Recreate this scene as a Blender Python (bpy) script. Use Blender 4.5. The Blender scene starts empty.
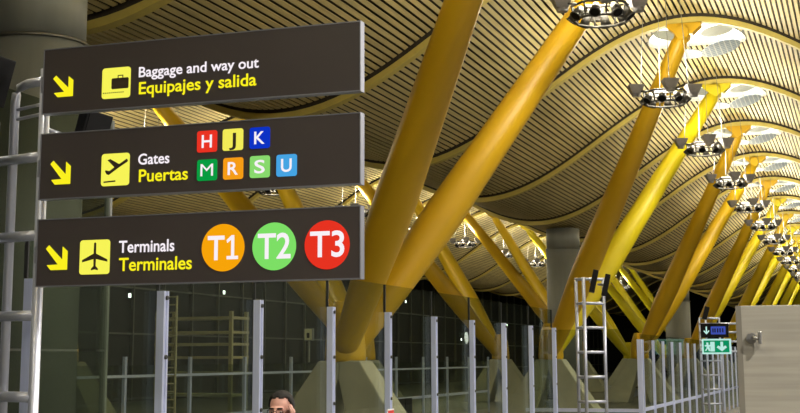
import bpy, bmesh, math, random
from mathutils import Vector, Matrix
random.seed(7)
R = math.radians
SC = bpy.context.scene
COL = SC.collection
EZ = 1.95                      # height of the lens above the hall floor

# ------------------------------------------------------------------ camera
cam_d = bpy.data.cameras.new('camera'); cam = bpy.data.objects.new('camera', cam_d); COL.objects.link(cam)
cam_d.sensor_width = 36.0; cam_d.lens = 36.0 * 1325 / 800
cam_d.shift_y = -57.5 / 800
cam_d.clip_start = 0.05; cam_d.clip_end = 600
pt, yw, rl = R(9.0), R(19.0), R(-0.25)
fw = Vector((-math.sin(yw) * math.cos(pt), math.cos(yw) * math.cos(pt), math.sin(pt)))
rt = Vector((math.cos(yw), math.sin(yw), 0)); up = rt.cross(fw)
r2 = math.cos(rl) * rt + math.sin(rl) * up; u2 = -math.sin(rl) * rt + math.cos(rl) * up
m = Matrix((r2, u2, -fw)).transposed().to_4x4(); m.translation = (0, 0, EZ)
cam.matrix_world = m
SC.camera = cam

# ------------------------------------------------------------------ world, exposure
w = bpy.data.worlds.new('night'); SC.world = w; w.use_nodes = True
w.node_tree.nodes['Background'].inputs[0].default_value = (0.10, 0.11, 0.14, 1)
w.node_tree.nodes['Background'].inputs[1].default_value = 0.15
SC.view_settings.view_transform = 'Standard'; SC.view_settings.look = 'None'
SC.view_settings.exposure = 0.0; SC.view_settings.gamma = 1.0; SC.view_settings.use_curve_mapping = False
RING_UP = 400.0; RING_OPEN = 330.0; RING_DOWN = 150.0; SKY_E = 4.0; FILL_W = 900.0
WARM = (1.0, 0.92, 0.72)

# ------------------------------------------------------------------ materials
def srgb(r, g, b):
    f = lambda c: (c / 255 / 12.92) if c <= 10 else ((c / 255 + 0.055) / 1.055) ** 2.4
    return (f(r), f(g), f(b), 1)
def mat(name, col, rough=0.5, metal=0.0, emit=0.0, noise=0.0, nscale=6.0, bump=0.0, stretch=None, ecol=None):
    M = bpy.data.materials.new(name); M.use_nodes = True
    nt = M.node_tree; b = nt.nodes['Principled BSDF']
    b.inputs['Base Color'].default_value = col; b.inputs['Roughness'].default_value = rough; b.inputs['Metallic'].default_value = metal
    if emit:
        b.inputs['Emission Color'].default_value = ecol or col; b.inputs['Emission Strength'].default_value = emit
    if noise or bump:
        tc = nt.nodes.new('ShaderNodeTexCoord'); mp = nt.nodes.new('ShaderNodeMapping')
        nt.links.new(tc.outputs['Object'], mp.inputs['Vector'])
        if stretch: mp.inputs['Scale'].default_value = stretch
        n = nt.nodes.new('ShaderNodeTexNoise'); n.inputs['Scale'].default_value = nscale; n.inputs['Detail'].default_value = 3
        nt.links.new(mp.outputs[0], n.inputs['Vector'])
        if noise:
            r = nt.nodes.new('ShaderNodeValToRGB')
            lo = tuple(c * (1 - noise) for c in col[:3]) + (1,); hi = tuple(min(1, c * (1 + noise)) for c in col[:3]) + (1,)
            r.color_ramp.elements[0].position = 0.3; r.color_ramp.elements[1].position = 0.7
            r.color_ramp.elements[0].color = lo; r.color_ramp.elements[1].color = hi
            nt.links.new(n.outputs['Fac'], r.inputs['Fac']); nt.links.new(r.outputs['Color'], b.inputs['Base Color'])
        if bump:
            bp = nt.nodes.new('ShaderNodeBump'); bp.inputs['Strength'].default_value = bump; bp.inputs['Distance'].default_value = 0.02
            nt.links.new(n.outputs['Fac'], bp.inputs['Height']); nt.links.new(bp.outputs[0], b.inputs['Normal'])
    return M
def glass(name, tint, gloss=0.07):
    M = bpy.data.materials.new(name); M.use_nodes = True; nt = M.node_tree; nt.nodes.clear()
    o = nt.nodes.new('ShaderNodeOutputMaterial'); mx = nt.nodes.new('ShaderNodeMixShader'); t = nt.nodes.new('ShaderNodeBsdfTransparent')
    g = nt.nodes.new('ShaderNodeBsdfGlossy'); lw = nt.nodes.new('ShaderNodeLayerWeight'); mp = nt.nodes.new('ShaderNodeMapRange')
    t.inputs[0].default_value = tint; g.inputs['Roughness'].default_value = 0.02; g.inputs['Color'].default_value = (0.9, 1, 0.92, 1)
    lw.inputs['Blend'].default_value = 0.25
    mp.inputs['To Min'].default_value = gloss * 0.5; mp.inputs['To Max'].default_value = gloss * 2.2
    nt.links.new(lw.outputs['Facing'], mp.inputs['Value']); nt.links.new(mp.outputs[0], mx.inputs[0])
    nt.links.new(t.outputs[0], mx.inputs[1]); nt.links.new(g.outputs[0], mx.inputs[2]); nt.links.new(mx.outputs[0], o.inputs[0])
    return M
def emis(name, col, s):
    M = bpy.data.materials.new(name); M.use_nodes = True; nt = M.node_tree; nt.nodes.clear()
    o = nt.nodes.new('ShaderNodeOutputMaterial'); e = nt.nodes.new('ShaderNodeEmission')
    e.inputs[0].default_value = col; e.inputs[1].default_value = s; nt.links.new(e.outputs[0], o.inputs[0]); return M

BAMBOO = mat('bamboo_slats', (0.58, 0.475, 0.215, 1), 0.55, noise=0.16, nscale=1.4, stretch=(6, 0.35, 1))
VOID = mat('black_void', (0.045, 0.035, 0.022, 1), 0.9, noise=0.2)
BEAM_C = mat('beam_paint', (0.62, 0.50, 0.12, 1), 0.5, noise=0.06)
DARK_STEEL = mat('dark_steel', (0.045, 0.045, 0.048, 1), 0.45, noise=0.15)
DRUM_C = mat('drum_grey', (0.24, 0.25, 0.235, 1), 0.55, 0.1, noise=0.08, nscale=3, stretch=(1, 1, 0.2))
RING_C = mat('band_metal', (0.22, 0.22, 0.2, 1), 0.35, 0.8, noise=0.05)
CONCRETE = mat('concrete', (0.36, 0.34, 0.26, 1), 0.8, noise=0.10, nscale=2.0, bump=0.15)
ALU = mat('brushed_aluminium', (0.60, 0.65, 0.86, 1), 0.38, 0.45, noise=0.05, nscale=8, stretch=(20, 20, 0.4))
STEEL = mat('tube_steel', (0.46, 0.48, 0.56, 1), 0.34, 0.6, noise=0.04)
BOLT = mat('bolt_black', (0.02, 0.02, 0.02, 1), 0.4, noise=0.1)
CABLE = mat('cable_white', (0.28, 0.28, 0.27, 1), 0.4, noise=0.03)
LAMP_GREY = mat('lamp_grey', (0.30, 0.285, 0.29, 1), 0.45, noise=0.12)
FRAME_DK = mat('lamp_frame_dark', (0.06, 0.056, 0.05, 1), 0.5, noise=0.1)
LENS = emis('lens_glow', (1, 0.9, 0.66, 1), 6.0)
SKYGLOW = emis('skylight_glow', (1, 0.97, 0.86, 1), SKY_E)  # glow stands in for white reflectors lit by the floodlights
SIGN_BLK = mat('sign_face', (0.062, 0.052, 0.049, 1), 0.35, noise=0.04, nscale=2)
SIGN_FR = mat('sign_frame', (0.30, 0.31, 0.36, 1), 0.4, 0.6, noise=0.04)
E_YEL = emis('glow_yellow', (1.0, 0.90, 0.015, 1), 0.96)
E_WHT = emis('glow_white', (1.0, 0.93, 0.98, 1), 0.95)
E_PIC = emis('glow_pictogram', (0.98, 0.95, 0.10, 1), 0.95)
PIC_DK = mat('pictogram_dark', (0.05, 0.035, 0.02, 1), 0.4, noise=0.05)
E_C = {k: emis('glow_' + k, srgb(*v), 0.95) for k, v in dict(red=(238, 52, 36), yellow=(248, 240, 90), blue=(14, 52, 200), green=(8, 158, 66), orange=(252, 160, 22), lime=(140, 222, 112), sky=(72, 168, 232), t1=(253, 168, 10), t2=(128, 228, 104), t3=(236, 52, 34)).items()}
E_EXIT = emis('glow_exit_green', srgb(12, 150, 98), 0.85)
E_BLUE = emis('glow_panel_blue', srgb(70, 90, 190), 0.75)
E_ICE = emis('glow_ice', srgb(190, 235, 225), 0.95)
BLACKP = mat('black_plastic', (0.005, 0.005, 0.006, 1), 0.6, noise=0.1); BLACKP.node_tree.nodes['Principled BSDF'].inputs['Specular IOR Level'].default_value = 0.2
FLOOR_C = mat('floor_stone', (0.07, 0.068, 0.058, 1), 0.4, noise=0.18, nscale=1.3)
WALL_C = mat('night_facade', (0.006, 0.0065, 0.006, 1), 0.6, noise=0.2, nscale=0.6)
WALL_L = mat('hall_wall', (0.05, 0.048, 0.042, 1), 0.7, noise=0.1)
WALL_C.node_tree.nodes['Principled BSDF'].inputs['Specular IOR Level'].default_value = 0.12
MULL = mat('mullion_grey', (0.09, 0.09, 0.08, 1), 0.5, 0.3, noise=0.1)
GLASS = glass('balustrade_glass', (0.80, 0.84, 0.77, 1), 0.06)
GLASS_D = glass('tall_screen_glass', (0.62, 0.66, 0.60, 1), 0.07)
LAMINATE = mat('wood_laminate', (0.36, 0.34, 0.285, 1), 0.45, noise=0.13, nscale=3.0, stretch=(1, 1, 26))
LAM_EDGE = mat('laminate_edge', (0.20, 0.185, 0.15, 1), 0.5, noise=0.05)
CHROME = mat('satin_chrome', (0.55, 0.55, 0.55, 1), 0.28, 0.9, noise=0.03)
DISC = bpy.data.materials.new('perforated_disc')
def disc_mat():
    M = DISC; M.use_nodes = True; nt = M.node_tree; b = nt.nodes['Principled BSDF']
    tc = nt.nodes.new('ShaderNodeTexCoord'); sep = nt.nodes.new('ShaderNodeSeparateXYZ'); nt.links.new(tc.outputs['Object'], sep.inputs[0])
    outs = []
    for a in ('X', 'Y'):
        s = nt.nodes.new('ShaderNodeMath'); s.operation = 'MULTIPLY'; s.inputs[1].default_value = 2 * math.pi / 0.16; nt.links.new(sep.outputs[a], s.inputs[0])
        c = nt.nodes.new('ShaderNodeMath'); c.operation = 'COSINE'; nt.links.new(s.outputs[0], c.inputs[0]); outs.append(c)
    mn = nt.nodes.new('ShaderNodeMath'); mn.operation = 'MAXIMUM'; nt.links.new(outs[0].outputs[0], mn.inputs[0]); nt.links.new(outs[1].outputs[0], mn.inputs[1])
    r = nt.nodes.new('ShaderNodeValToRGB'); r.color_ramp.elements[0].color = (0.27, 0.34, 0.42, 1); r.color_ramp.elements[1].color = (0.62, 0.64, 0.62, 1)
    r.color_ramp.elements[0].position = 0.72; r.color_ramp.elements[1].position = 0.86
    nt.links.new(mn.outputs[0], r.inputs[0]); nt.links.new(r.outputs[0], b.inputs['Base Color']); b.inputs['Roughness'].default_value = 0.4
disc_mat()
DISC_W = mat('pale_disc', (0.55, 0.58, 0.5, 1), 0.5, noise=0.04)
RIM = mat('skylight_rim', (0.7, 0.68, 0.58, 1), 0.5, noise=0.03)
def yellow(t, dim=1.0):       # amber to lemon paint along the hall; lit struts also given lighter tones
    a, b = (0.62, 0.355, 0.008), (0.72, 0.61, 0.010)
    c = tuple((x + (y - x) * t) * dim for x, y in zip(a, b)) + (1,)
    return mat('column_paint', c, 0.42, noise=0.02, nscale=1.5)

# ------------------------------------------------------------------ mesh helpers
class MB:
    def __init__(s): s.bm = bmesh.new()
    def box(s, lo, hi, mi=0):
        v = [s.bm.verts.new((x, y, z)) for z in (lo[2], hi[2]) for y in (lo[1], hi[1]) for x in (lo[0], hi[0])]
        for f in ((0, 2, 3, 1), (4, 5, 7, 6), (0, 1, 5, 4), (2, 6, 7, 3), (0, 4, 6, 2), (1, 3, 7, 5)):
            s.bm.faces.new([v[i] for i in f]).material_index = mi
        return s
    def rings(s, rs, caps=True, closed=False):     # rs: list of lists of points
        L = [[s.bm.verts.new(p) for p in r] for r in rs]; n = len(L[0])
        seq = list(zip(L, L[1:])) + ([(L[-1], L[0])] if closed else [])
        for a, b in seq:
            for i in range(n):
                s.bm.faces.new((a[i], a[(i + 1) % n], b[(i + 1) % n], b[i])).smooth = True
        if caps and not closed:
            s.bm.faces.new(L[0][::-1]); s.bm.faces.new(L[-1])
        return s
    def tube(s, p0, p1, r0, r1=None, n=12, prof=None):
        p0, p1 = Vector(p0), Vector(p1); d = (p1 - p0).normalized()
        a = d.cross(Vector((0, 1, 0)) if abs(d.y) < 0.9 else Vector((1, 0, 0))).normalized(); b = d.cross(a)
        prof = prof or [(0, r0), (1, r0 if r1 is None else r1)]
        s.rings([[p0.lerp(p1, t) + (a * math.cos(6.2831853 * i / n) + b * math.sin(6.2831853 * i / n)) * r for i in range(n)] for t, r in prof])
        return s
    def path(s, pts, r, n=8, closed=False):
        pts = [Vector(p) for p in pts]; rs = []
        N = len(pts)
        for i, p in enumerate(pts):
            d = ((pts[(i + 1) % N] if closed or i < N - 1 else p) - (pts[i - 1] if closed or i > 0 else p)).normalized()
            a = d.cross(Vector((0, 0, 1)) if abs(d.z) < 0.9 else Vector((1, 0, 0))).normalized(); b = d.cross(a)
            rs.append([p + (a * math.cos(6.2831853 * k / n) + b * math.sin(6.2831853 * k / n)) * r for k in range(n)])
        return s.rings(rs, closed=closed)
    def lathe(s, c, prof, n=32, sx=1, sy=1):       # prof: (r, z)
        c = Vector(c)
        return s.rings([[c + Vector((math.cos(6.2831853 * i / n) * r * sx, math.sin(6.2831853 * i / n) * r * sy, z)) for i in range(n)] for r, z in prof])
    def prism(s, poly, y0, y1, mi=0):              # poly in XZ, extruded in Y
        a = [s.bm.verts.new((x, y0, z)) for x, z in poly]; b = [s.bm.verts.new((x, y1, z)) for x, z in poly]; n = len(poly)
        s.bm.faces.new(a).material_index = mi; s.bm.faces.new(b[::-1]).material_index = mi
        for i in range(n):
            s.bm.faces.new((a[i], b[i], b[(i + 1) % n], a[(i + 1) % n])).material_index = mi
        return s
    def ball(s, c, r, sc=(1, 1, 1), u=20, v=14):
        mt = Matrix.Translation(c) @ Matrix.Diagonal((r * sc[0], r * sc[1], r * sc[2], 1))
        for f in {f for vv in bmesh.ops.create_uvsphere(s.bm, u_segments=u, v_segments=v, radius=1, matrix=mt)['verts'] for f in vv.link_faces}: f.smooth = True
        return s
    def xf(s, mtx): s.bm.transform(mtx); return s
    def build(s, name, mats, parent=None, label=None, bevel=0):
        bmesh.ops.recalc_face_normals(s.bm, faces=s.bm.faces)
        me = bpy.data.meshes.new(name); s.bm.to_mesh(me); s.bm.free()
        for x in (mats if isinstance(mats, (list, tuple)) else [mats]): me.materials.append(x)
        o = bpy.data.objects.new(name, me); COL.objects.link(o)
        if parent is not None: o.parent = parent
        if label: o['label'] = label
        if bevel:
            b = o.modifiers.new('edge', 'BEVEL'); b.width = bevel; b.segments = 2; b.limit_method = 'ANGLE'
        return o
def tag(o, label=None, cat=None, group=None, kind=None):
    for k, v in (('label', label), ('category', cat), ('group', group), ('kind', kind)):
        if v: o[k] = v
    return o
def thing(name, loc, label, cat, group=None, rz=0):
    o = bpy.data.objects.new(name, None); COL.objects.link(o); o.location = loc; o.rotation_euler[2] = rz; o.empty_display_size = 0.2
    return tag(o, label, cat, group)
def struct(o): o['kind'] = 'structure'; return o
def copy_tree(o, parent=None):
    c = o.copy(); COL.objects.link(c)
    if parent is not None: c.parent = parent
    for ch in list(o.children): copy_tree(ch, c)
    return c
ORD = ['first', 'second', 'third', 'fourth', 'fifth', 'sixth', 'seventh', 'eighth', 'ninth', 'tenth', 'eleventh', 'twelfth', 'thirteenth', 'fourteenth', 'fifteenth', 'sixteenth']

# ------------------------------------------------------------------ roof
Y0 = 37.55; BAY = 9.0; XC = -4.2; HP = 8.7; ZM, ZA = 7.77 + EZ, 1.9
def zr(x): return ZM + ZA * math.cos((x - XC) / HP * math.pi)
def nrm(x):
    d = -ZA * math.pi / HP * math.sin((x - XC) / HP * math.pi)
    return Vector((-d, 0, 1)).normalized(), Vector((1, 0, d)).normalized()
X0, X1 = -33.0, 8.2
K0, K1 = -6, 16
PITCH = 0.165; SW = 0.106
CRESTS = (XC, XC - 2 * HP)
OA, OB = 1.45, 1.6               # half axes of a skylight opening
sl = MB()
n = int((X1 - X0) / PITCH)
for k in range(K0, K1):
    ya, yb = Y0 + BAY * k + 0.15, Y0 + BAY * (k + 1) - 0.24
    oc = Y0 + BAY * k + 2.1
    x = X0
    while x < X1:
        N, T = nrm(x)
        spans = [(ya, yb)]
        for xc in CRESTS:
            if abs(x - xc) < OA:
                h = OB * math.sqrt(1 - ((x - xc) / OA) ** 2); spans = [(ya, oc - h), (oc + h, yb)]
        P = Vector((x, 0, zr(x)))
        for a, b in spans:
            if b - a < 0.05: continue
            c = [P - T * SW / 2, P + T * SW / 2, P + T * SW / 2 + N * 0.025, P - T * SW / 2 + N * 0.025]
            A = [sl.bm.verts.new((q.x, a, q.z)) for q in c]; B = [sl.bm.verts.new((q.x, b, q.z)) for q in c]
            for i in range(4): sl.bm.faces.new((A[i], A[(i + 1) % 4], B[(i + 1) % 4], B[i]))
            sl.bm.faces.new(A[::-1]); sl.bm.faces.new(B)
        x += PITCH * T.x
struct(sl.build('ceiling', BAMBOO))
bk = MB(); NX = 120
YA, YB = Y0 + BAY * K0, Y0 + BAY * K1
pr = [(X0 + (X1 - X0) * i / NX) for i in range(NX + 1)]
lo = [[bk.bm.verts.new((x, y, zr(x) + 0.32)) for y in (YA, YB)] for x in pr]
hi = [[bk.bm.verts.new((x, y, zr(x) + 0.42)) for y in (YA, YB)] for x in pr]
for a, b in zip(lo, lo[1:]): bk.bm.faces.new((a[0], a[1], b[1], b[0]))
for a, b in zip(hi, hi[1:]): bk.bm.faces.new((a[0], b[0], b[1], a[1]))
struct(bk.build('ceiling_deck', VOID))
for i, k in enumerate(range(K0, K1 + 1)):
    y = Y0 + BAY * k; b = MB(); rs = []
    for x in pr:
        z = zr(x); rs.append([(x, y - 0.13, z - 0.23), (x, y + 0.13, z - 0.23), (x, y + 0.13, z - 0.07), (x, y - 0.13, z - 0.07)])
    up_ = [[(x, y - 0.10, zr(x) - 0.07), (x, y + 0.10, zr(x) - 0.07), (x, y + 0.10, zr(x) + 0.30), (x, y - 0.10, zr(x) + 0.30)] for x in pr]  # upper web coloured dark for the shadow line above the beam
    b.rings(rs); nf = len(b.bm.faces); b.rings(up_)
    for q, f in enumerate(b.bm.faces): f.smooth = False; f.material_index = 0 if q < nf else 1
    struct(b.build('trim_%d' % (i + 1), [BEAM_C, VOID]))

# ------------------------------------------------------------------ floor and walls
struct(MB().box((-34, YA, -0.2), (9, YB, 0)).build('floor', FLOOR_C))
wl = MB().box((-34.3, YA, 0), (-33.2, YB, 8.3))
struct(wl.build('wall_left', WALL_C))
ml = MB()
y = YA + 1
while y < YB: ml.box((-33.2, y - 0.05, 0), (-33.05, y + 0.05, 8.2)); y += 3.0
for z in (1.1, 3.2, 5.4): ml.box((-33.2, YA, z - 0.04), (-33.08, YB, z + 0.04))
struct(ml.build('window_mullion', MULL))
struct(MB().box((9, YA, 0), (9.3, YB, 12)).build('wall_right', WALL_L))
struct(MB().box((-34, YA - 0.3, 0), (9, YA, 12.5)).build('wall_back', WALL_L))
struct(MB().box((-34, YB, 0), (9, YB + 0.3, 12.5)).build('wall_front', WALL_C))

# ------------------------------------------------------------------ leaning columns
def leaning_column(base, dx, tones, label, group, far=False):
    Zb = 0.05 + EZ
    root = thing('leaning_column', (base[0], base[1], 0), label, 'column', group)
    sg = 1 if dx > 0 else -1
    P = [yellow(tones[0]), yellow(tones[1])]
    for s in (-1, 1):             # inverted V of concrete
        poly = [(0, Zb - 0.08), (0, Zb - 0.42), (s * 0.48, 0), (s * 1.72, 0), (s * 1.5, 0.32), (s * 0.42, Zb - 0.08)]
        mb = MB().prism(poly, -0.55, 0.55)
        for v in mb.bm.verts: v.co.y *= 0.62 + 0.5 * (1 - v.co.z / Zb)
        mb.build('concrete_leg', CONCRETE, root, bevel=0.03)
    MB().lathe((0, 0, Zb - 0.10), [(0.37, 0), (0.40, 0.05), (0.40, 0.14), (0.38, 0.4), (0.34, 0.8), (0.22, 1.15)], 28).build('socket', P[0], root)
    for s, pm in ((-1, P[0]), (1, P[1])):
        top = Vector((dx, s * 4.5, 0)); top.z = min(9.42 + EZ, zr(base[0] + dx) - 0.42)
        b0 = Vector((0, s * 0.12, Zb + 0.05))
        t = MB().tube(b0, top, 0, n=24, prof=[(0, .23), (.03, .25), (.12, .315), (.22, .375), (.27, .395), (.31, .40), (.36, .39), (.55, .345), (.75, .295), (.93, .245), (.965, .235), (.97, .205), (1, .205)])
        st = t.build('strut', pm, root)
        ax = (top - b0).normalized()
        MB().tube(top - ax * 0.12 - Vector((0, 0.3, 0)), top - ax * 0.12 + Vector((0, 0.3, 0)), 0.2, n=20).build('pin', pm, st)
        zt = zr(base[0] + dx) - 0.24
        pl = [(top.x - 0.22, top.z - 0.15), (top.x + 0.22, top.z - 0.15), (top.x + 0.48, zt - 0.10), (top.x + 0.48, zt - 0.005), (top.x - 0.48, zt - 0.005), (top.x - 0.48, zt - 0.10)]
        MB().prism(pl, top.y - 0.17, top.y + 0.17).build('bracket', pm, st)
    return root
NB, FB = -9.41, -15.8
for j in range(8):
    leaning_column((NB, Y0 - 13.5 + 18 * j), 5.1, ((.08, .08), (.05, .85), (.05, .2), (.1, .75), (.3, .9), (.6, 1), (.8, 1), (.9, 1))[j],  # tone differences within a pair put the struts' light and shade into colour
                   '%s yellow column of the row behind the glass, its two struts leaning up to the lit skylights, counted from the signs' % ORD[j], 'yellow leaning columns under the skylight crest')
for j in range(-1, 6):
    leaning_column((FB, Y0 + 4.5 + 18 * j), -6.3, ((.15, .3), (.15, .3), (.1, .3), (.1, .3), (.8, .9), (1, 1), (1, 1))[j + 1],
                   '%s yellow column of the far row, struts leaning away under the second roof wave' % ORD[j + 1], 'yellow columns of the far row')

# ------------------------------------------------------------------ skylights
proto = None
cnt = {0: 0, 1: 0}
for ci, xc in enumerate(CRESTS):
    for k in range(-4, 14):
        oc = Y0 + BAY * k + 2.1; zc = zr(xc)
        nm = ('%s lit oval skylight with grey discs along the roof crest over the columns' if ci == 0 else '%s lit oval skylight with grey discs in the far roof wave') % (ORD + ['seventeenth', 'eighteenth', 'nineteenth'])[k + 4]
        gp = 'skylights of the main crest' if ci == 0 else 'skylights of the far crest'
        if proto is None:
            s = thing('oval_skylight', (xc, oc, zc), nm, 'skylight', gp)
            def ell(a, z): return [(OA * a * math.cos(6.2831853 * i / 40), OB * a * math.sin(6.2831853 * i / 40), z + zr(XC + OA * a * math.cos(6.2831853 * i / 40)) - zr(XC)) for i in range(40)]
            MB().rings([ell(1.0, -0.03), ell(0.985, -0.03), ell(0.985, 0.26), ell(1.0, 0.26)], closed=True).build('rim', RIM, s)
            MB().rings([ell(0.98, 0.2), ell(0.98, 0.22)]).build('glow_panel', SKYGLOW, s)  # added glowing panel in place of the floodlit skylight well
            for (dx, dy, dz, r, tx, ty, mm) in ((-0.75, -0.35, -0.12, 0.48, -5, 8, DISC_W), (0.65, -0.5, -0.12, 0.48, -4, -9, DISC_W), (-0.35, 1.0, -0.42, 0.45, -5, 2, DISC), (0.62, 0.85, -0.35, 0.60, -6, -14, DISC)):
                d = MB().lathe((0, 0, 0), [(r, -0.012), (r, 0.012)], 28).build('reflector_disc', mm, s)
                d.location = (dx, dy, dz); d.rotation_euler = (R(tx), R(ty), 0)
                q = MB().tube((0, 0, 0.01), (0, 0, 0.6 if mm is DISC else 0.25), 0.012, n=6).build('hanger', CABLE, d)
            proto = s
        else:
            s = copy_tree(proto); s.location = (xc, oc, zc); tag(s, nm, 'skylight', gp)

# ------------------------------------------------------------------ ring luminaires
def make_ring():
    s = thing('ring_luminaire', (0, 0, 0), 'x', 'lamp')
    rr = 0.56
    oct8 = lambda r, z: [(r * math.cos(R(22.5 + 45 * i)), r * math.sin(R(22.5 + 45 * i)), z) for i in range(8)]
    f = MB().path(oct8(rr, -0.18), 0.026, closed=True).path(oct8(rr * 0.92, -0.46), 0.026, closed=True)
    f.build('ring_frame', FRAME_DK, s)
    st = MB()
    for a, b in zip(oct8(rr, -0.18), oct8(rr * 0.92, -0.46)): st.tube(a, b, 0.018, n=6)
    for i in range(4): 
        a = R(45 + 90 * i); st.tube((rr * 0.9 * math.cos(a), rr * 0.9 * math.sin(a), -0.18), (0.74 * math.cos(a), 0.74 * math.sin(a), -0.2), 0.022, n=6)
    st.tube((-rr, 0, -0.18), (rr, 0, -0.18), 0.018, n=6)
    st.build('strut', FRAME_DK, s)
    for i in range(4):
        a = R(45 + 90 * i) - R(26)
        h = MB(); sq = lambda q, z: [(q * x, q * y, z) for x, y in ((-1, -1), (1, -1), (1, 1), (-1, 1))]
        h.rings([sq(0.13, -0.05), sq(0.15, 0.0), sq(0.23, 0.27), sq(0.205, 0.27), sq(0.13, 0.05)])
        h.tube((0, 0, -0.16), (0, 0, -0.05), 0.12, 0.14, n=14)
        for fc in h.bm.faces: fc.smooth = False
        h.xf(Matrix.Diagonal((0.88, 0.88, 0.70, 1))); o = h.build('uplight', LAMP_GREY, s); o.location = (0.74 * math.cos(a), 0.74 * math.sin(a), -0.17); o.rotation_euler[2] = a
        MB().box((-0.10, -0.10, 0.05), (0.10, 0.10, 0.065)).build('lens', LENS, o)
    for i in range(8):
        a = R(45 * i); c, d = math.cos(a), math.sin(a)
        o = MB().tube((0, 0, 0.10), (0, 0, -0.12), 0.07, 0.105, n=14).tube((0, 0, -0.12), (0, 0, -0.135), 0.118, n=14).build('floodlight', FRAME_DK, s)
        o.location = (0.50 * c, 0.50 * d, -0.33); o.rotation_euler = (R(-38) * -d, R(-38) * c, 0)
        MB().tube((0, 0, -0.136), (0, 0, -0.139), 0.09, n=14).build('lens', BLACKP, o)
    for i in range(4):
        a = R(45 + 90 * i) - R(26); x, y = 0.74 * math.cos(a), 0.74 * math.sin(a)
        MB().tube((x * 0.84, y * 0.84, -0.05), (x * 0.62, y * 0.62, 2.55), 0.012, 0.005, n=6).build('cable', CABLE, s)
    return s
ring0 = make_ring(); used = False
def up_light(x, y, z, pu, pd):
    L = bpy.data.lights.new('uplight_beam', 'SPOT'); L.spot_size = R(172); L.spot_blend = 0.18; L.shadow_soft_size = 0.25; L.energy = pu; L.color = WARM
    o = bpy.data.objects.new('uplight_beam', L); COL.objects.link(o); o.location = (x, y, z + 0.25); o.rotation_euler = (math.pi, 0, 0)
    L = bpy.data.lights.new('side_glow', 'POINT'); L.shadow_soft_size = 0.3; L.energy = RING_OPEN * pu / RING_UP; L.color = WARM
    o = bpy.data.objects.new('side_glow', L); COL.objects.link(o); o.location = (x, y, z + 0.3)
    L = bpy.data.lights.new('downlight_beam', 'AREA'); L.shape = 'DISK'; L.size = 0.9; L.energy = pd; L.color = WARM; L.spread = R(150)
    o = bpy.data.objects.new('downlight_beam', L); COL.objects.link(o); o.location = (x, y, z - 0.62)
def place_ring(x, y, label, group, lit=1.0):
    global used
    s = ring0 if not used else copy_tree(ring0); used = True
    z = 6.92 + EZ
    s.location = (x, y, z); tag(s, label, 'lamp', group)
    up_light(x, y, z, RING_UP * lit, RING_DOWN * lit)
for i in range(-3, 13):
    place_ring(XC - 0.25, 24.9 + 9 * i, '%s hanging ring of dark floodlights under the main crest' % ORD[i + 3], 'ring luminaires of the main crest')
for i in range(0, 12):
    place_ring(XC - 2 * HP, 29.4 + 9 * i, '%s hanging ring of floodlights under the far roof wave' % ORD[i], 'ring luminaires of the far crest', 1.0)

# unseen fill lamps added in the roof fold to brighten posts and signs
for i in range(11):
    x, y = XC + HP, -14 + 6.2 * i
    t = thing('fill_downlight', (x, y, zr(x) - 0.26), '%s added round fill lamp, out of view in the roof fold' % ORD[i], 'lamp', 'added fill lamps over the walkway')
    MB().lathe((0, 0, 0), [(0.30, 0), (0.34, 0.0), (0.34, 0.26), (0.30, 0.26)], 24).build('housing', LAMP_GREY, t)
    MB().lathe((0, 0, -0.01), [(0.29, 0), (0.29, 0.008)], 24).build('lens', LENS, t)
    L = bpy.data.lights.new('fill_beam', 'AREA'); L.shape = 'DISK'; L.size = 0.55; L.energy = FILL_W; L.color = (1.0, 0.94, 0.86); L.spread = R(165)
    o = bpy.data.objects.new('fill_beam', L); COL.objects.link(o); o.location = (x, y, zr(x) - 0.29)

# ------------------------------------------------------------------ ventilation towers
for i, (x, y, d, zt, zb) in enumerate(((-11.85, 17.1, 0.76, 5.85, 4.85), (-12.6, 59.3, 0.75, 5.80, 4.90), (-10.8, 84.6, 0.75, 4.3, 3.5))):
    t = thing('ventilation_tower', (x, y, 0), ['broad dark grey round tower behind the signs with a pale band', 'dark grey round tower rising between the two yellow column rows', 'dark round tower beyond the third yellow column by the direction signs'][i], 'tower', 'round grey ventilation towers')
    MB().lathe((0, 0, 0), [(d * 1.03, 0), (d * 1.03, zb + EZ - 0.03)], 40).build('lower_drum', DRUM_C, t)
    MB().lathe((0, 0, zb + EZ - 0.03), [(d, 0), (d, zt - zb + 0.03)], 40).build('upper_drum', DRUM_C, t)
    MB().lathe((0, 0, zb + EZ - 0.05), [(d * 1.06, 0), (d * 1.07, 0.02), (d * 1.06, 0.05)], 40).build('band', RING_C, t)

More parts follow.
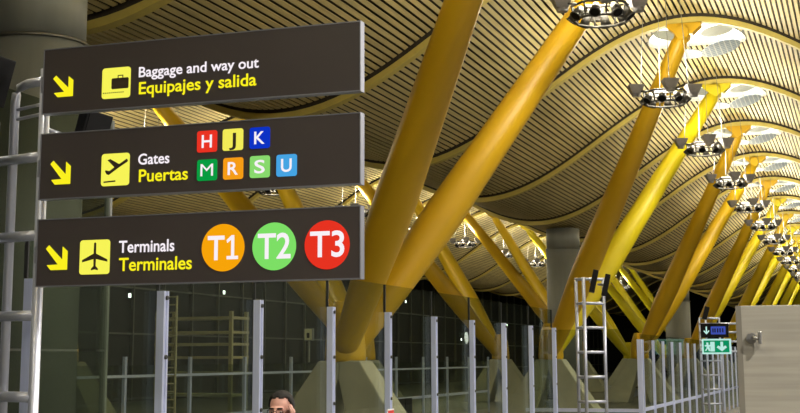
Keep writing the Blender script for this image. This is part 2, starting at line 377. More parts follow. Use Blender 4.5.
# ------------------------------------------------------------------ glass balustrades
def glass_run(name, label, x, ys, top, gtop, bottom=0.0, panes=True, posts=None, wpost=0.075, group=None, gm=GLASS):
    t = thing(name, (x, ys[0], 0), label, 'glass railing', group)
    for i, y in enumerate(ys):
        if posts is not None and i not in posts: continue
        yy = y - ys[0]
        p = MB().box((-0.03, yy - wpost / 2, bottom), (0.03, yy - wpost / 6, top)).box((-0.022, yy - wpost / 6, bottom), (0.022, yy + wpost / 6, top - 0.004)).box((-0.03, yy + wpost / 6, bottom), (0.03, yy + wpost / 2, top))
        po = p.build('post', ALU, t)
        for z in (top - 0.05, top - 0.48, top - 0.92, top - 1.5) if y < 24 and x > -6 else ():
            MB().tube((0.02, yy, z), (0.042, yy, z), 0.016, n=10).build('bolt', BOLT, po)
        if y < 24 and x > -6: MB().box((-0.056, yy - 0.007, top), (-0.03, yy + 0.007, gtop)).build('joint', BOLT, t)
    if panes:
        for a, b in zip(ys, ys[1:]):
            MB().box((-0.052, a - ys[0] + 0.006, 0.12), (-0.034, b - ys[0] - 0.006, gtop)).build('pane', gm, t)
    MB().box((-0.06, 0, 0.72), (-0.005, ys[-1] - ys[0], 0.80)).build('rail', ALU, t)
    return t
GX = -4.84
ys1 = [8.69 + 1.65 * i for i in range(-1, 9)]
glass_run('glass_balustrade', 'glass balustrade with bright aluminium posts running from below the signs to the ladder frame', GX, ys1, 0.50 + EZ, 0.80 + EZ)
ys2 = [31.3 + 1.72 * i for i in range(22)]
glass_run('glass_balustrade', 'farther glass balustrade with closely spaced posts under the green exit sign', GX, ys2, 0.42 + EZ, 0.55 + EZ)
# return across the opening
t = thing('glass_screen', (GX, 30.9, 0), 'glass screen turning in at the opening beside the ladder frame', 'glass screen')
for i in range(2):
    MB().box((-0.05 - 1.3 * (i + 1) + 0.01, -0.01, 0.12), (-0.05 - 1.3 * i, 0.01, 0.66 + EZ)).build('pane', GLASS, t)
MB().box((-2.7, -0.03, 0.72), (0, 0.03, 0.80)).build('rail', ALU, t)
MB().box((-0.05, -0.07, 0), (0.05, 0.07, 0.42 + EZ)).build('post', ALU, t)
# tall screen at the near end
t = thing('glass_screen', (GX - 0.24, 5.58, 0), 'tall two-tier glass screen behind the sign frame in front of the grey tower', 'glass screen')
MB().box((-0.01, 0, 0.05), (0.01, 2.72, 0.06 + EZ)).build('lower_pane', GLASS_D, t)
MB().box((-0.01, 0, 0.075 + EZ), (0.01, 2.72, 1.72 + EZ)).build('upper_pane', GLASS_D, t)
MB().box((-0.025, 2.70, 0), (0.025, 2.725, 1.72 + EZ)).build('edge_trim', DRUM_C, t)
# inner balustrade beyond the void
ys3 = [14.5 + 2.6 * i for i in range(14)]
glass_run('glass_balustrade', 'low glass balustrade with short posts beyond the concrete column feet', -13.2, ys3, 0.06 + EZ, -0.1 + EZ, panes=True)
MB().box((0.0, 0, -0.33 + EZ), (0.05, ys3[-1] - ys3[0], -0.28 + EZ)).build('handrail', ALU, bpy.data.objects['glass_balustrade.002'])

# ------------------------------------------------------------------ totem frames
def totem(x, y, label, h, dx=0.20, rungs=None, screens=True):
    t = thing('sign_totem', (x, y, 0), label, 'sign frame', 'tubular sign frames along the glass')
    for (px, py, r) in ((0.0, 0.0, 0.032), (-dx, 0.12, 0.030), (dx * 1.9, 0.26, 0.030)):
        MB().tube((px, py, 0), (px, py, h), r, n=14).build('upright', STEEL, t)
    for z in (rungs or [h - 0.03 - 0.43 * i for i in range(8)]):
        MB().tube((-dx, 0.12, z), (0, 0.0, z), 0.026, n=10).build('rung', STEEL, t)
        MB().tube((0, 0.0, z), (dx * 1.9, 0.26, z), 0.026, n=10).build('rung', STEEL, t)
    return t
T1 = thing('sign_totem', (-4.55, 6.68, 0), 'tubular steel sign frame carrying the three big signs', 'sign frame', 'tubular sign frames along the glass')
MB().path([(0, 0, 0), (0, 0, 0.4), (0, 0, 1.73 + EZ)], 0.031, n=14).build('upright', STEEL, T1)
MB().path([(-0.265, 0.08, 0), (-0.265, 0.08, 1.55 + EZ), (-0.255, 0.075, 1.61 + EZ), (-0.225, 0.065, 1.645 + EZ), (-0.16, 0.045, 1.66 + EZ), (0, 0.0, 1.66 + EZ)], 0.028, n=14).build('upright', STEEL, T1)
for z in (1.20, 0.73, 0.26, -0.21, -0.68, -1.15):
    MB().tube((-0.42, 0.1, z + EZ), (0.0, 0, z + EZ), 0.031, n=12).build('rung', STEEL, T1)
for z in (1.52, 1.46): MB().tube((-0.265, 0.08, z + EZ - 0.01), (0, 0, z + EZ), 0.011, n=8).build('tie_rod', STEEL, T1)
MB().tube((-0.42, 0.1, 0), (-0.42, 0.1, 1.45 + EZ), 0.03, n=12).build('upright', STEEL, T1)
for z in (1.625, 1.12, 0.61): MB().box((0.0, -0.045, z + EZ - 0.05), (0.08, -0.005, z + EZ + 0.05)).build('clamp', STEEL, T1)

def screen(loc, label, rz, wd, hgt, tilt=18, th=0.03):
    t = thing('information_screen', loc, label, 'screen'); t.rotation_euler = (R(tilt), 0, rz)
    MB().box((-wd / 2, -th, -hgt / 2), (wd / 2, th, hgt / 2)).build('housing', BLACKP, t, bevel=0.006)
    MB().box((-wd / 2 + 0.02, -th - 0.004, -hgt / 2 + 0.02), (wd / 2 - 0.02, -th, hgt / 2 - 0.02)).build('display', BLACKP, t)
    return t
k = screen((-4.755, 6.33, 1.635 + EZ), 'black tilted screen beside the top rung of the near sign frame', R(90), 0.5, 0.29, 15)
MB().tube((0.2, 0.03, 0), (0.2, 0.05, -0.02), 0.02, n=8).tube((0.2, 0.05, -0.02), (0.30, 0.03, -0.03), 0.02, n=8).build('bracket', STEEL, k)
k = screen((-4.475, 7.08, 1.385 + EZ), 'black tilted information screen showing in the gap between the two upper signs', R(90), 0.29, 0.30, 15)
MB().tube((0.0, 0.03, -0.05), (-0.10, 0.07, -0.05), 0.018, n=8).tube((-0.10, 0.07, -0.05), (-0.372, 0.075, -0.04), 0.018, n=8).build('bracket', STEEL, k)
T2 = totem(-4.62, 23.4, 'free standing tubular sign frame like a ladder at the gap in the glass', 1.42 + EZ, 0.16)
for q, (x, y, z, lb) in enumerate(((-4.36, 23.0, 1.32, 'edge-on black screen at the top of the ladder-like frame, nearer the ladder'), (-4.15, 23.0, 1.25, 'edge-on black screen hung outside the ladder-like frame, lower one'))):
    k = screen((x, y, z + EZ), lb, R(101), 0.5, 0.38 - 0.02 * q, 13, 0.045)
    MB().tube((0, 0.03, 0), (0.36, (0.06, 0.13)[q], 0), 0.02, n=8).build('bracket', STEEL, k)
T3 = totem(-4.5, 41.8, 'distant tubular sign frame holding the green exit sign', 1.22 + EZ, 0.2)
for z in (1.02, 0.76, 0.48, 0.18): MB().tube((-0.2, 0.10, z + EZ), (1.35, 0.10, z + EZ), 0.032, n=10).build('crossbar', STEEL, T3)
screen((-4.42, 41.2, 1.33 + EZ), 'black slanting screen above the exit sign', R(96), 0.5, 0.38, 16, 0.07)

# ------------------------------------------------------------------ lettering
def txt_mesh(s, off=0.016):
    c = bpy.data.curves.new('tx', 'FONT'); c.body = s; c.size = 1; c.offset = off; c.extrude = 0.0; c.resolution_u = 4
    o = bpy.data.objects.new('tx', c); COL.objects.link(o); bpy.context.view_layer.update()
    me = bpy.data.meshes.new_from_object(o.evaluated_get(bpy.context.evaluated_depsgraph_get()))
    bpy.data.objects.remove(o); bpy.data.curves.remove(c); return me
def bounds(me):
    xs = [v.co.x for v in me.vertices]; ys = [v.co.y for v in me.vertices]; return min(xs), max(xs), min(ys), max(ys)
CAPH = bounds(txt_mesh('E'))[3]
def lettering(name, s, x0, x1, base, cap, mm, parent, y=-0.004, label=None, off=0.016):
    me = txt_mesh(s, off); a, b, _, _ = bounds(me); kx = (x1 - x0) / (b - a); kz = cap / CAPH
    bm = bmesh.new(); bm.from_mesh(me); bpy.data.meshes.remove(me)
    for v in bm.verts: v.co = Vector((x0 + (v.co.x - a) * kx, y, base + v.co.y * kz))
    if ' ' in s:                       # one part per word
        vs = sorted(bm.verts, key=lambda v: v.co.x); seen = set(); isl = []
        for v in vs:
            if v in seen: continue
            st, g = [v], []; seen.add(v)
            while st:
                q = st.pop(); g.append(q)
                for e in q.link_edges:
                    u = e.other_vert(q)
                    if u not in seen: seen.add(u); st.append(u)
            isl.append((min(q.co.x for q in g), max(q.co.x for q in g), g))
        isl.sort(key=lambda t: t[0]); words, edge = [], -9
        for lo_, hi_, g in isl:
            if not words or lo_ - edge > 0.26 * cap: words.append([])
            words[-1] += g; edge = max(edge, hi_)
        for wv in words:
            b2 = bm.copy(); b2.verts.ensure_lookup_table(); bm.verts.index_update(); keep = {v.index for v in wv}
            bmesh.ops.delete(b2, geom=[v for v in b2.verts if v.index not in keep], context='VERTS')
            bmesh.ops.recalc_face_normals(b2, faces=b2.faces)
            me = bpy.data.meshes.new(name); b2.to_mesh(me); b2.free(); me.materials.append(mm)
            o = bpy.data.objects.new(name, me); COL.objects.link(o); o.parent = parent
            if label: o['label'] = label
        bm.free(); return
    me = bpy.data.meshes.new(name); bmesh.ops.recalc_face_normals(bm, faces=bm.faces); bm.to_mesh(me); bm.free(); me.materials.append(mm)
    o = bpy.data.objects.new(name, me); COL.objects.link(o); o.parent = parent
    if label: o['label'] = label
    return o
def rrect(x0, x1, z0, z1, r, n=5):
    P = []
    for cx, cz, a in ((x1 - r, z1 - r, 0), (x0 + r, z1 - r, 90), (x0 + r, z0 + r, 180), (x1 - r, z0 + r, 270)):
        for i in range(n + 1): P.append((cx + r * math.cos(R(a + 90 * i / n)), cz + r * math.sin(R(a + 90 * i / n))))
    return P
def plate(name, poly, mm, parent, y=-0.004, th=0.003, label=None): return MB().prism(poly, y, y + th).build(name, mm, parent, label)
def mapp(pts, x0, x1, z0, z1): return [(x0 + a * (x1 - x0), z0 + b * (z1 - z0)) for a, b in pts]
SXL = -4.494; SL = 2.009; SH = 0.392; SY = 6.571
def sign_panel(z, label):
    t = thing('direction_sign', (SXL, SY, z + EZ), label, 'sign', 'big black airport direction signs')
    MB().box((0.006, 0, 0.006), (SL - 0.006, 0.05, SH - 0.006)).build('face', SIGN_BLK, t)
    f = MB().box((0, -0.003, 0), (SL, 0.055, 0.006)).box((0, -0.003, SH - 0.006), (SL, 0.055, SH)).box((0, -0.003, 0.006), (0.006, 0.055, SH - 0.006)).box((SL - 0.006, -0.003, 0.006), (SL, 0.055, SH - 0.006))
    f.build('frame', SIGN_FR, t)
    return t
ARROW = [(0.0, 0.86), (0.14, 1.0), (0.76, 0.40), (0.76, 0.93), (0.985, 0.74), (0.985, 0.0), (0.24, 0.0), (0.06, 0.20), (0.56, 0.22)]
def arrow(t, x0, x1, z0, z1): plate('arrow', mapp(ARROW, x0, x1, z0, z1), E_YEL, t, label='yellow arrow pointing down and across')

P1 = sign_panel(1.430, 'top sign of three, reading Baggage and way out beside a suitcase pictogram')
arrow(P1, .072, .211, .097, .227)
ic = plate('pictogram', rrect(.404, .591, .064, .245, .018), E_PIC, P1, label='yellow suitcase pictogram')
plate('suitcase', rrect(.468, .580, .118, .182, .008), PIC_DK, ic, y=-0.006, th=0.002)
hd = MB().prism([(.508, .182), (.508, .199), (.544, .199), (.544, .182), (.539, .182), (.539, .194), (.513, .194), (.513, .182)], -0.006, -0.004); hd.build('handle', PIC_DK, ic)
bl = MB()
for i in range(11): bl.prism(rrect(.414 + .0128 * i, .421 + .0128 * i, .094, .101, .003, 3), -0.006, -0.004)
bl.build('belt_dots', PIC_DK, ic)
lettering('lettering', 'Baggage and way out', .645, 1.403, .177, .059, E_WHT, P1, label='white lettering')
lettering('lettering', 'Equipajes y salida', .648, 1.390, .077, .070, E_YEL, P1, label='yellow lettering')

P2 = sign_panel(0.923, 'middle sign of three, reading Gates with seven coloured letter tiles')
arrow(P2, .075, .214, .086, .227)
ic = plate('pictogram', rrect(.417, .600, .061, .248, .018), E_PIC, P2, label='yellow departing aeroplane pictogram')
def pl2(pts): return mapp(pts, .417, .600, .061, .248)
plate('aeroplane', pl2([(.14, .46), (.20, .36), (.28, .34), (.62, .55), (.93, .72), (.95, .77), (.90, .81), (.64, .66), (.32, .83), (.22, .80), (.47, .57), (.30, .46), (.16, .49)]), PIC_DK, ic, y=-0.006, th=0.002)
plate('ground_line', pl2([(.10, .10), (.52, .12), (.52, .165), (.10, .145)]), PIC_DK, ic, y=-0.006, th=0.002)
lettering('lettering', 'Gates', .656, .856, .175, .061, E_WHT, P2, label='white lettering')
lettering('lettering', 'Puertas', .663, .975, .076, .070, E_YEL, P2, label='yellow lettering')
for ch, c, (x0, x1, z0, z1) in (('H', 'red', (1.028, 1.153, .223, .345)), ('J', 'yellow', (1.187, 1.313, .224, .346)), ('K', 'blue', (1.352, 1.476, .226, .345)),
                                ('M', 'green', (1.031, 1.156, .062, .182)), ('R', 'orange', (1.193, 1.316, .062, .183)), ('S', 'lime', (1.356, 1.477, .063, .185)), ('U', 'sky', (1.516, 1.638, .063, .184))):
    q = plate('gate_tile', rrect(x0, x1, z0, z1, .014), E_C[c], P2, label='%s tile with the letter %s' % (c if c != 'sky' else 'sky blue', ch))
    wd = {'M': .078, 'J': .042}.get(ch, .064); xm = (x0 + x1) / 2
    lettering('letter', ch, xm - wd / 2, xm + wd / 2, z0 + .026, z1 - z0 - .050, PIC_DK if ch == 'J' else E_WHT, q, y=-0.0065, off=0.0 if ch == 'M' else 0.016)

P3 = sign_panel(0.418, 'bottom sign of three, reading Terminals with three coloured discs')
arrow(P3, .066, .213, .095, .239)
ic = plate('pictogram', rrect(.293, .489, .064, .260, .018), E_PIC, P3, label='yellow aeroplane pictogram')
half = [(.0, .93), (.035, .90), (.04, .60), (.42, .42), (.42, .355), (.04, .44), (.035, .24), (.115, .16), (.115, .115), (.0, .14)]
full = half + [(-a, b) for a, b in half[::-1] if a > 0]
plate('aeroplane', mapp([(0.51 + a, b) for a, b in full], .293, .489, .064, .260), PIC_DK, ic, y=-0.006, th=0.002)
lettering('lettering', 'Terminals', .547, .900, .182, .067, E_WHT, P3, label='white lettering')
lettering('lettering', 'Terminales', .550, 1.011, .079, .073, E_YEL, P3, label='yellow lettering')
for s_, c, (x0, x1, z0, z1), (a, b, ba, cp) in (('T1', 't1', (1.070, 1.330, .060, .321), (1.108, 1.293, .125, .132)), ('T2', 't2', (1.378, 1.637, .058, .318), (1.411, 1.607, .123, .136)), ('T3', 't3', (1.687, 1.947, .055, .318), (1.720, 1.918, .124, .136))):
    cx, cz, rx, rz_ = (x0 + x1) / 2, (z0 + z1) / 2, (x1 - x0) / 2, (z1 - z0) / 2
    q = plate('terminal_disc', [(cx + rx * math.cos(6.2831853 * i / 48), cz + rz_ * math.sin(6.2831853 * i / 48)) for i in range(48)], E_C[c], P3, label='%s disc reading %s' % ({'t1': 'orange', 't2': 'light green', 't3': 'red'}[c], s_))
    if s_ == 'T1':
        lettering('letter', 'T', a, a + 0.103, ba, cp, E_WHT, q, y=-0.0065)
        one = [(0, .80), (.42, 1.0), (.66, 1.0), (.66, .14), (1.0, .14), (1.0, 0), (.02, 0), (.02, .14), (.40, .14), (.40, .82), (.06, .68)]
        plate('letter', mapp(one, b - 0.070, b, ba, ba + cp), E_WHT, q, y=-0.0065)
    else: lettering('letter', s_, a, b, ba, cp, E_WHT, q, y=-0.0065)

# small signs on the distant frame
t = thing('direction_sign', (-4.62, 41.45, 0.60 + EZ), 'small black sign with an arrow and a blue panel above the exit sign', 'sign')
MB().box((0, 0, 0), (0.82, 0.08, 0.42)).build('face', BLACKP, t)
plate('blue_panel', rrect(.30, .74, .09, .33, .02), E_BLUE, t, y=-0.01, th=0.01)
plate('arrow', [(.15, .33), (.19, .33), (.19, .17), (.24, .22), (.26, .19), (.17, .09), (.08, .19), (.10, .22), (.15, .17)], E_ICE, t, y=-0.01, th=0.01)
pp = MB()
for x in (.35, .41, .49, .56, .64): pp.prism([(x, .15), (x + .035, .15), (x + .035, .27), (x, .27)], -0.016, -0.011)
pp.build('small_print', BLACKP, t)
t = thing('exit_sign', (-4.60, 41.45, 0.10 + EZ), 'green and white running man exit sign with a down arrow', 'sign')
MB().box((0, 0, 0), (0.86, 0.08, 0.46)).build('face', E_ICE, t)
plate('green_field', [(.05, .05), (.81, .05), (.81, .41), (.05, .41)], E_EXIT, t, y=-0.01, th=0.01)
plate('arrow', [(.55, .37), (.63, .37), (.63, .22), (.70, .26), (.74, .20), (.59, .08), (.44, .20), (.48, .26), (.55, .22)], E_ICE, t, y=-0.016, th=0.005)
plate('doorway', [(.25, .08), (.38, .08), (.38, .37), (.25, .37)], E_ICE, t, y=-0.016, th=0.005)
plate('running_man', [(.08, .10), (.13, .10), (.17, .17), (.20, .09), (.25, .09), (.22, .22), (.27, .25), (.25, .29), (.20, .27), (.19, .35), (.13, .35), (.14, .28), (.08, .27), (.09, .23), (.14, .23), (.13, .17)], E_ICE, t, y=-0.017, th=0.006)

# ------------------------------------------------------------------ laminate board with a latch
t = thing('laminate_partition', (-0.297, 3.5, 0), 'pale wood laminate board standing at the edge of the picture with a chrome latch', 'partition')
MB().box((0.0, 0, 0.06), (1.25, 0.04, 0.130 + EZ)).build('board', LAMINATE, t, bevel=0.002)
MB().box((-0.004, -0.003, 0.06), (0.010, 0.043, 0.130 + EZ)).build('edge_strip', LAM_EDGE, t)
k = MB().tube((0.033, -0.012, 0.048 + EZ), (0.033, 0.0, 0.048 + EZ), 0.013, n=20).build('latch', CHROME, t)
MB().tube((0.033, -0.03, 0.048 + EZ), (0.033, -0.010, 0.048 + EZ), 0.005, n=12).tube((0.036, -0.032, 0.048 + EZ), (0.056, -0.032, 0.048 + EZ), 0.005, n=12).build('spindle', CHROME, k)
MB().box((0.052, -0.040, 0.033 + EZ), (0.060, -0.022, 0.064 + EZ)).build('grip', CHROME, k, bevel=0.002)
for x in (0.06, 1.15): MB().box((x, -0.02, 0), (x + 0.05, 0.06, 0.07)).build('foot', CHROME, t)

# ------------------------------------------------------------------ things in the dark beyond the glass
YST = mat('rack_yellow_grey', (0.38, 0.35, 0.20, 1), 0.5, noise=0.08)
t = thing('wall_ladder', (-12.55, 22.9, 0), 'thin yellowish ladder seen through the glass below the lowest sign', 'ladder')
for x in (-0.1, 0.1): MB().tube((x, 0, 0), (x, 0, 1.22 + EZ), 0.022, n=8).build('stile', YST, t)
for i in range(21): MB().tube((-0.1, 0, 0.15 + 0.15 * i), (0.1, 0, 0.15 + 0.15 * i), 0.014, n=6).build('rung', YST, t)
t = thing('service_rack', (-15.1, 27.6, 0), 'dim metal rack with several shelves behind the thin ladder', 'rack')
for x, y in ((-0.4, 0), (1.5, 0), (-0.4, 0.8), (1.5, 0.8)): MB().box((x - 0.04, y - 0.04, 0), (x + 0.04, y + 0.04, 1.1 + EZ)).build('upright', YST, t)
for z in (0.95, 0.62, 0.35, 0.05, -0.3, -0.8, -1.4): MB().box((-0.45, -0.05, z + EZ - 0.03), (1.55, 0.85, z + EZ + 0.03)).build('shelf', YST, t)
for i in range(3):
    t = thing('waiting_bench', (-11.2, 33.0 + 18 * i, 0), '%s dark waiting bench behind the glass near the yellow column foot' % ORD[i], 'bench', 'dark benches beyond the glass', R(90))
    for q in range(4):
        MB().box((-1.2 + 0.6 * q, -0.25, 0.42), (-0.66 + 0.6 * q, 0.25, 0.47)).build('seat', BLACKP, t, bevel=0.01)
        MB().box((-1.2 + 0.6 * q, 0.24, 0.47), (-0.66 + 0.6 * q, 0.28, 0.92)).build('backrest', BLACKP, t, bevel=0.01)
    MB().box((-1.2, -0.04, 0.36), (1.15, 0.04, 0.42)).build('beam', STEEL, t)
    for x in (-0.9, 0.85): MB().box((x - 0.03, -0.25, 0), (x + 0.03, 0.25, 0.36)).build('leg', STEEL, t)
LAMPW = emis('small_lamp', (0.9, 1, 0.95, 1), 5.0)
def wall_lamp(x, y, z, label, mm, sz=0.12, cat='lamp'):
    t = thing('wall_lamp', (x, y, z), label, cat)
    MB().box((-0.05, -sz, -sz), (0, sz, sz)).build('housing', BLACKP, t)
    MB().box((0, -sz * 0.8, -sz * 0.8), (0.03, sz * 0.8, sz * 0.8)).build('lens', mm, t)
for y, z, lb in ((56, 5.0, 'small white lamp on the dark facade beneath the lowest sign'), (66, 5.6, 'small white lamp on the dark facade above the man'), (97, 6.3, 'small white lamp on the dark facade just past the first column'), (112, 3.6, 'small white lamp low on the dark facade near the pale disc'), (128, 5.2, 'small white lamp on the dark facade past the pale disc'), (150, 4.0, 'small white lamp on the dark facade toward the ladder frame')):
    wall_lamp(-33.0, y, z, lb, LAMPW)
wall_lamp(-33.0, 93, 1.2 + EZ - 1.95, 'small green exit light seen through the glass between two posts', E_EXIT, 0.25, 'sign')
t = thing('notice_box', (-10.25, 24.2, 0.36 + EZ), 'small pale lit box sign at the shoulder of the first concrete foot', 'sign')
MB().box((-0.09, 0, 0), (0.09, 0.08, 0.24)).build('housing', DRUM_C, t)
MB().box((-0.075, -0.01, 0.015), (0.075, 0, 0.225)).build('face', mat('pale_plastic', (0.7, 0.68, 0.45, 1), 0.5, noise=0.05), t)
MB().box((-0.03, -0.016, 0.05), (0.03, -0.01, 0.15)).build('symbol', BLACKP, t)
MB().box((-0.015, 0.02, -0.42), (0.015, 0.06, 0.0)).build('bracket', DRUM_C, t)
t = thing('round_disc', (GX - 0.02, ys1[0] + 1.65 * 5.86, 0.265 + EZ), 'small pale speckled round disc at the glass beside a post', 'plate')
MB().tube((0, 0, 0), (0.012, 0, 0), 0.075, n=28).build('disc', mat('speckled_disc', (0.5, 0.62, 0.6, 1), 0.4, noise=0.5, nscale=60), t)  # pale speckled disc set against the glass
t = thing('fire_sign', (GX + 0.10, 13.4, -0.62 + EZ), 'small red and white safety sign low beside a glass post', 'sign')
MB().box((0, -0.10, -0.10), (0.012, 0.10, 0.10)).build('board', mat('sign_white', (0.8, 0.8, 0.78, 1), 0.5, noise=0.03), t)
MB().box((0.012, -0.085, -0.085), (0.016, 0.085, 0.085)).build('red_field', mat('sign_red', (0.65, 0.02, 0.015, 1), 0.5, noise=0.05), t)
MB().box((0.016, -0.02, -0.05), (0.019, 0.02, 0.04)).box((0.016, -0.035, 0.04), (0.019, 0.035, 0.055)).build('symbol', bpy.data.materials['sign_white'], t)
MB().box((-0.03, -0.02, -1.33), (0.0, 0.02, 0.05)).build('stand', ALU, t)

# ------------------------------------------------------------------ man on the phone
SKIN = mat('skin', (0.56, 0.29, 0.225, 1), 0.5, noise=0.10, nscale=14)
HAIR = mat('hair_dark', (0.009, 0.007, 0.006, 1), 0.85, noise=0.3, nscale=60)
CLOTH = mat('jacket_dark', (0.03, 0.03, 0.038, 1), 0.8, noise=0.15, nscale=20)
TROU = mat('trousers_grey', (0.045, 0.045, 0.05, 1), 0.85, noise=0.15, nscale=20)
SHOE = mat('shoe_black', (0.015, 0.013, 0.012, 1), 0.35, noise=0.1)
def skin_into(name, pts, edges, rad, mm, parent, voxel=0.012, extra=None):
    me = bpy.data.meshes.new(name + '_cage'); me.from_pydata(pts, edges, [])
    o = bpy.data.objects.new(name + '_cage', me); COL.objects.link(o)
    sk = o.modifiers.new('s', 'SKIN'); sk.use_smooth_shade = True
    for i, v in enumerate(me.skin_vertices[0].data):
        r = rad[i]; v.radius = r if isinstance(r, tuple) else (r, r); v.use_root = (i == 0)
    sb = o.modifiers.new('d', 'SUBSURF'); sb.levels = 2
    bpy.context.view_layer.update()
    m2 = bpy.data.meshes.new_from_object(o.evaluated_get(bpy.context.evaluated_depsgraph_get()))
    bpy.data.objects.remove(o)
    bm = bmesh.new(); bm.from_mesh(m2); bpy.data.meshes.remove(m2)
    mb = MB(); mb.bm.free(); mb.bm = bm
    if extra: extra(mb)
    q = mb.build(name, mm, parent)
    rm = q.modifiers.new('r', 'REMESH'); rm.mode = 'VOXEL'; rm.voxel_size = voxel; rm.use_smooth_shade = True
    sm = q.modifiers.new('m', 'SMOOTH'); sm.iterations = 3; sm.factor = 0.5
    bpy.context.view_layer.update()
    m3 = bpy.data.meshes.new_from_object(q.evaluated_get(bpy.context.evaluated_depsgraph_get()))
    old = q.data; q.modifiers.clear(); q.data = m3; m3.name = name; bpy.data.meshes.remove(old)
    if not m3.materials: m3.materials.append(mm)
    return q
# local frame: the man faces -Y, his own left hand is at +X
MAN_D = 9.4
man = thing('person', (-3.82, 8.55, 0), 'dark haired man in glasses at the glass holding a phone to his ear', 'person', None, R(3))
HC = Vector((0, -0.02, 1.605))      # centre of the skull
pts = [(0, 0, 0.93), (0, 0.01, 1.12), (0, 0.0, 1.30), (0, 0.01, 1.42), (0, 0.005, 1.48), (0, -0.005, 1.56),
       (0.19, 0.01, 1.38), (0.31, -0.02, 1.14), (0.185, -0.12, 1.40), (0.112, -0.09, 1.515),
       (-0.19, 0.01, 1.38), (-0.25, 0.02, 1.10), (-0.26, -0.07, 0.86), (-0.26, -0.09, 0.79),
       (0.10, 0, 0.88), (0.115, -0.01, 0.48), (0.12, 0.02, 0.10), (0.12, -0.10, 0.04),
       (-0.10, 0, 0.88), (-0.115, -0.01, 0.48), (-0.12, 0.02, 0.10), (-0.12, -0.10, 0.04)]
edges = [(0, 1), (1, 2), (2, 3), (3, 4), (4, 5), (3, 6), (6, 7), (7, 8), (8, 9), (3, 10), (10, 11), (11, 12), (12, 13), (0, 14), (14, 15), (15, 16), (16, 17), (0, 18), (18, 19), (19, 20), (20, 21)]
rad = [(.14, .10), (.135, .095), (.15, .10), (.10, .075), .056, .055, .058, .046, .034, .026, .058, .046, .034, .026, .085, .058, .042, .032, .085, .058, .042, .032]
def head_and_hands(mb):
    mb.ball(HC + Vector((0, 0.015, 0.03)), 0.1, (0.74, 0.94, 0.86))         # cranium
    mb.ball(HC + Vector((0, -0.025, -0.035)), 0.1, (0.62, 0.66, 0.84))      # face
    mb.ball(HC + Vector((0, -0.055, -0.092)), 0.034, (1.0, 0.85, 0.72))     # chin
    mb.ball(HC + Vector((0, -0.072, 0.012)), 0.04, (1.35, 0.5, 0.35))       # brow
    mb.tube(HC + Vector((0, -0.085, 0.0)), HC + Vector((0, -0.112, -0.040)), 0.010, 0.016, n=10)
    mb.ball(HC + Vector((0, -0.106, -0.040)), 0.017, (1.05, 0.9, 0.75))     # nose tip
    mb.ball(HC + Vector((0, -0.082, -0.066)), 0.026, (1.0, 0.5, 0.4))       # lips
    for s in (-1, 1):
        mb.ball(HC + Vector((s * 0.074, 0.012, -0.012)), 0.03, (0.36, 0.62, 1.05))   # ears
        mb.ball(HC + Vector((s * 0.042, -0.062, -0.036)), 0.024, (1, 0.8, 0.8))      # cheeks
    # hand at the ear: palm and five bent fingers round the phone
    P = Vector((0.104, -0.085, 1.53))
    mb.ball(P + Vector((0.004, 0, 0.012)), 0.04, (0.45, 0.85, 1.05))
    for k, (ln, sp) in enumerate(((0.072, -0.032), (0.080, -0.011), (0.074, 0.010), (0.060, 0.030))):
        a = P + Vector((0.006, sp, 0.035)); b = a + Vector((0.006, sp * 0.12, ln * 0.55)); c = b + Vector((-0.016, 0, ln * 0.45))
        mb.tube(a, b, 0.0098, 0.0088, n=10); mb.ball(b, 0.0090); mb.tube(b, c, 0.0088, 0.0074, n=10); mb.ball(c, 0.0076)
    a = P + Vector((0, -0.034, -0.012)); b = a + Vector((-0.014, -0.022, 0.028)); c = b + Vector((-0.012, -0.004, 0.026))
    mb.tube(a, b, 0.012, 0.010, n=10); mb.ball(b, 0.0105); mb.tube(b, c, 0.010, 0.008, n=10); mb.ball(c, 0.0082)
    # hanging hand
    Q = Vector((-0.26, -0.095, 0.76)); mb.ball(Q, 0.04, (0.45, 0.85, 1.1))
    for k, (ln, sp) in enumerate(((0.068, -0.032), (0.076, -0.011), (0.070, 0.010), (0.056, 0.030))):
        a = Q + Vector((0, sp, -0.03)); b = a + Vector((0.004, 0, -ln * 0.55)); c = b + Vector((0.014, 0, -ln * 0.42))
        mb.tube(a, b, 0.0098, 0.0088, n=10); mb.ball(b, 0.0090); mb.tube(b, c, 0.0088, 0.0074, n=10); mb.ball(c, 0.0076)
    a = Q + Vector((0.0, -0.034, 0.0)); b = a + Vector((0.012, -0.022, -0.03)); c = b + Vector((0.008, -0.004, -0.026))
    mb.tube(a, b, 0.012, 0.010, n=10); mb.ball(b, 0.0105); mb.tube(b, c, 0.010, 0.008, n=10); mb.ball(c, 0.0082)
body = skin_into('body', pts, edges, rad, SKIN, man, 0.0055, head_and_hands)
jp = [(0, 0, 0.86), (0, 0.01, 1.10), (0, 0.0, 1.30), (0, 0.01, 1.425), (0.20, 0.01, 1.375), (0.315, -0.02, 1.13), (0.20, -0.125, 1.39), (-0.20, 0.01, 1.375), (-0.255, 0.02, 1.09), (-0.262, -0.06, 0.88)]
skin_into('jacket', jp, [(0, 1), (1, 2), (2, 3), (3, 4), (4, 5), (5, 6), (3, 7), (7, 8), (8, 9)], [(.185, .13), (.17, .125), (.185, .13), (.115, .09), .075, .062, .05, .075, .062, .048], CLOTH, man, 0.012)
tp = [(0, 0, 0.94), (0.10, 0, 0.84), (0.115, -0.01, 0.48), (0.12, 0.02, 0.09), (-0.10, 0, 0.84), (-0.115, -0.01, 0.48), (-0.12, 0.02, 0.09)]
skin_into('trousers', tp, [(0, 1), (1, 2), (2, 3), (0, 4), (4, 5), (5, 6)], [(.16, .115), .098, .074, .066, .098, .074, .066], TROU, man, 0.012)
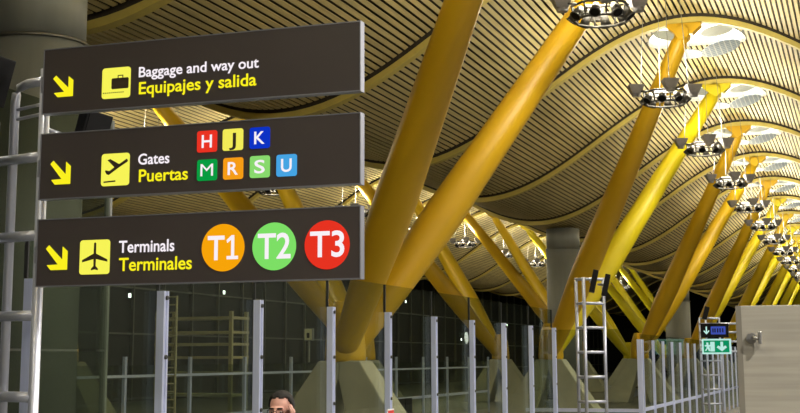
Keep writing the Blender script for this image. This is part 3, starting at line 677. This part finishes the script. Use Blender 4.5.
for s in (-1, 1):
    MB().ball((s * 0.12, -0.05, 0.045), 0.06, (0.85, 2.2, 0.75)).build('shoe', SHOE, man)
# hair: a cap with a high forehead
def hair():
    mb = MB(); mb.ball(HC + Vector((0, 0.024, 0.030)), 0.1, (0.885, 1.03, 1.02), 40, 30)
    rem = []
    for v in mb.bm.verts:
        l = v.co - HC
        line = 0.082 if l.y < -0.04 else (0.082 - (l.y + 0.04) * 1.7 if l.y < 0.03 else -0.037 - (l.y - 0.03) * 0.8)
        if l.z < line - 0.012 * math.sin(abs(l.x) * 60): rem.append(v)
        v.co += (l.normalized() * random.uniform(-0.002, 0.006))
    bmesh.ops.delete(mb.bm, geom=rem, context='VERTS')
    h = mb.build('hair', HAIR, man); so = h.modifiers.new('t', 'SOLIDIFY'); so.thickness = 0.016; so.offset = -1
    return h
hair()
EYE = mat('eye_white', (0.4, 0.36, 0.33, 1), 0.3, noise=0.02)
for s in (-1, 1):
    e = MB().ball(HC + Vector((s * 0.031, -0.071, -0.012)), 0.0095).build('eye', EYE, man)
    MB().ball(HC + Vector((s * 0.031, -0.0785, -0.014)), 0.005).build('iris', HAIR, e)
    MB().tube(HC + Vector((s * 0.014, -0.094, 0.014)), HC + Vector((s * 0.048, -0.082, 0.014)), 0.004, n=8).build('eyebrow', HAIR, man)
gl = MB(); fr = BLACKP
for s in (-1, 1):
    gl.path([(HC.x + s * 0.033 + 0.024 * math.cos(6.2831853 * i / 20), HC.y - 0.100, HC.z - 0.008 + 0.017 * math.sin(6.2831853 * i / 20)) for i in range(20)], 0.0022, n=6, closed=True)
    gl.tube(HC + Vector((s * 0.057, -0.100, -0.004)), HC + Vector((s * 0.080, 0.01, -0.002)), 0.002, n=6)
gl.tube(HC + Vector((-0.010, -0.102, -0.006)), HC + Vector((0.010, -0.102, -0.006)), 0.002, n=6)
g = gl.build('glasses', fr, man, 'dark framed glasses')
ph = thing('mobile_phone', (0, 0, 0), 'dark phone pressed to the ear of the man', 'phone')
MB().box((-0.006, -0.03, -0.062), (0.006, 0.03, 0.062)).build('case', BLACKP, ph, bevel=0.003)
MB().box((-0.0075, -0.026, -0.054), (-0.006, 0.026, 0.054)).build('display', SIGN_BLK, ph)
rz = Matrix.Rotation(R(3), 4, 'Z')
ph.location = Vector((-3.82, 8.55, 0)) + (rz @ Vector((0.092, -0.05, 1.56))); ph.rotation_euler = (R(-20), 0, R(3))
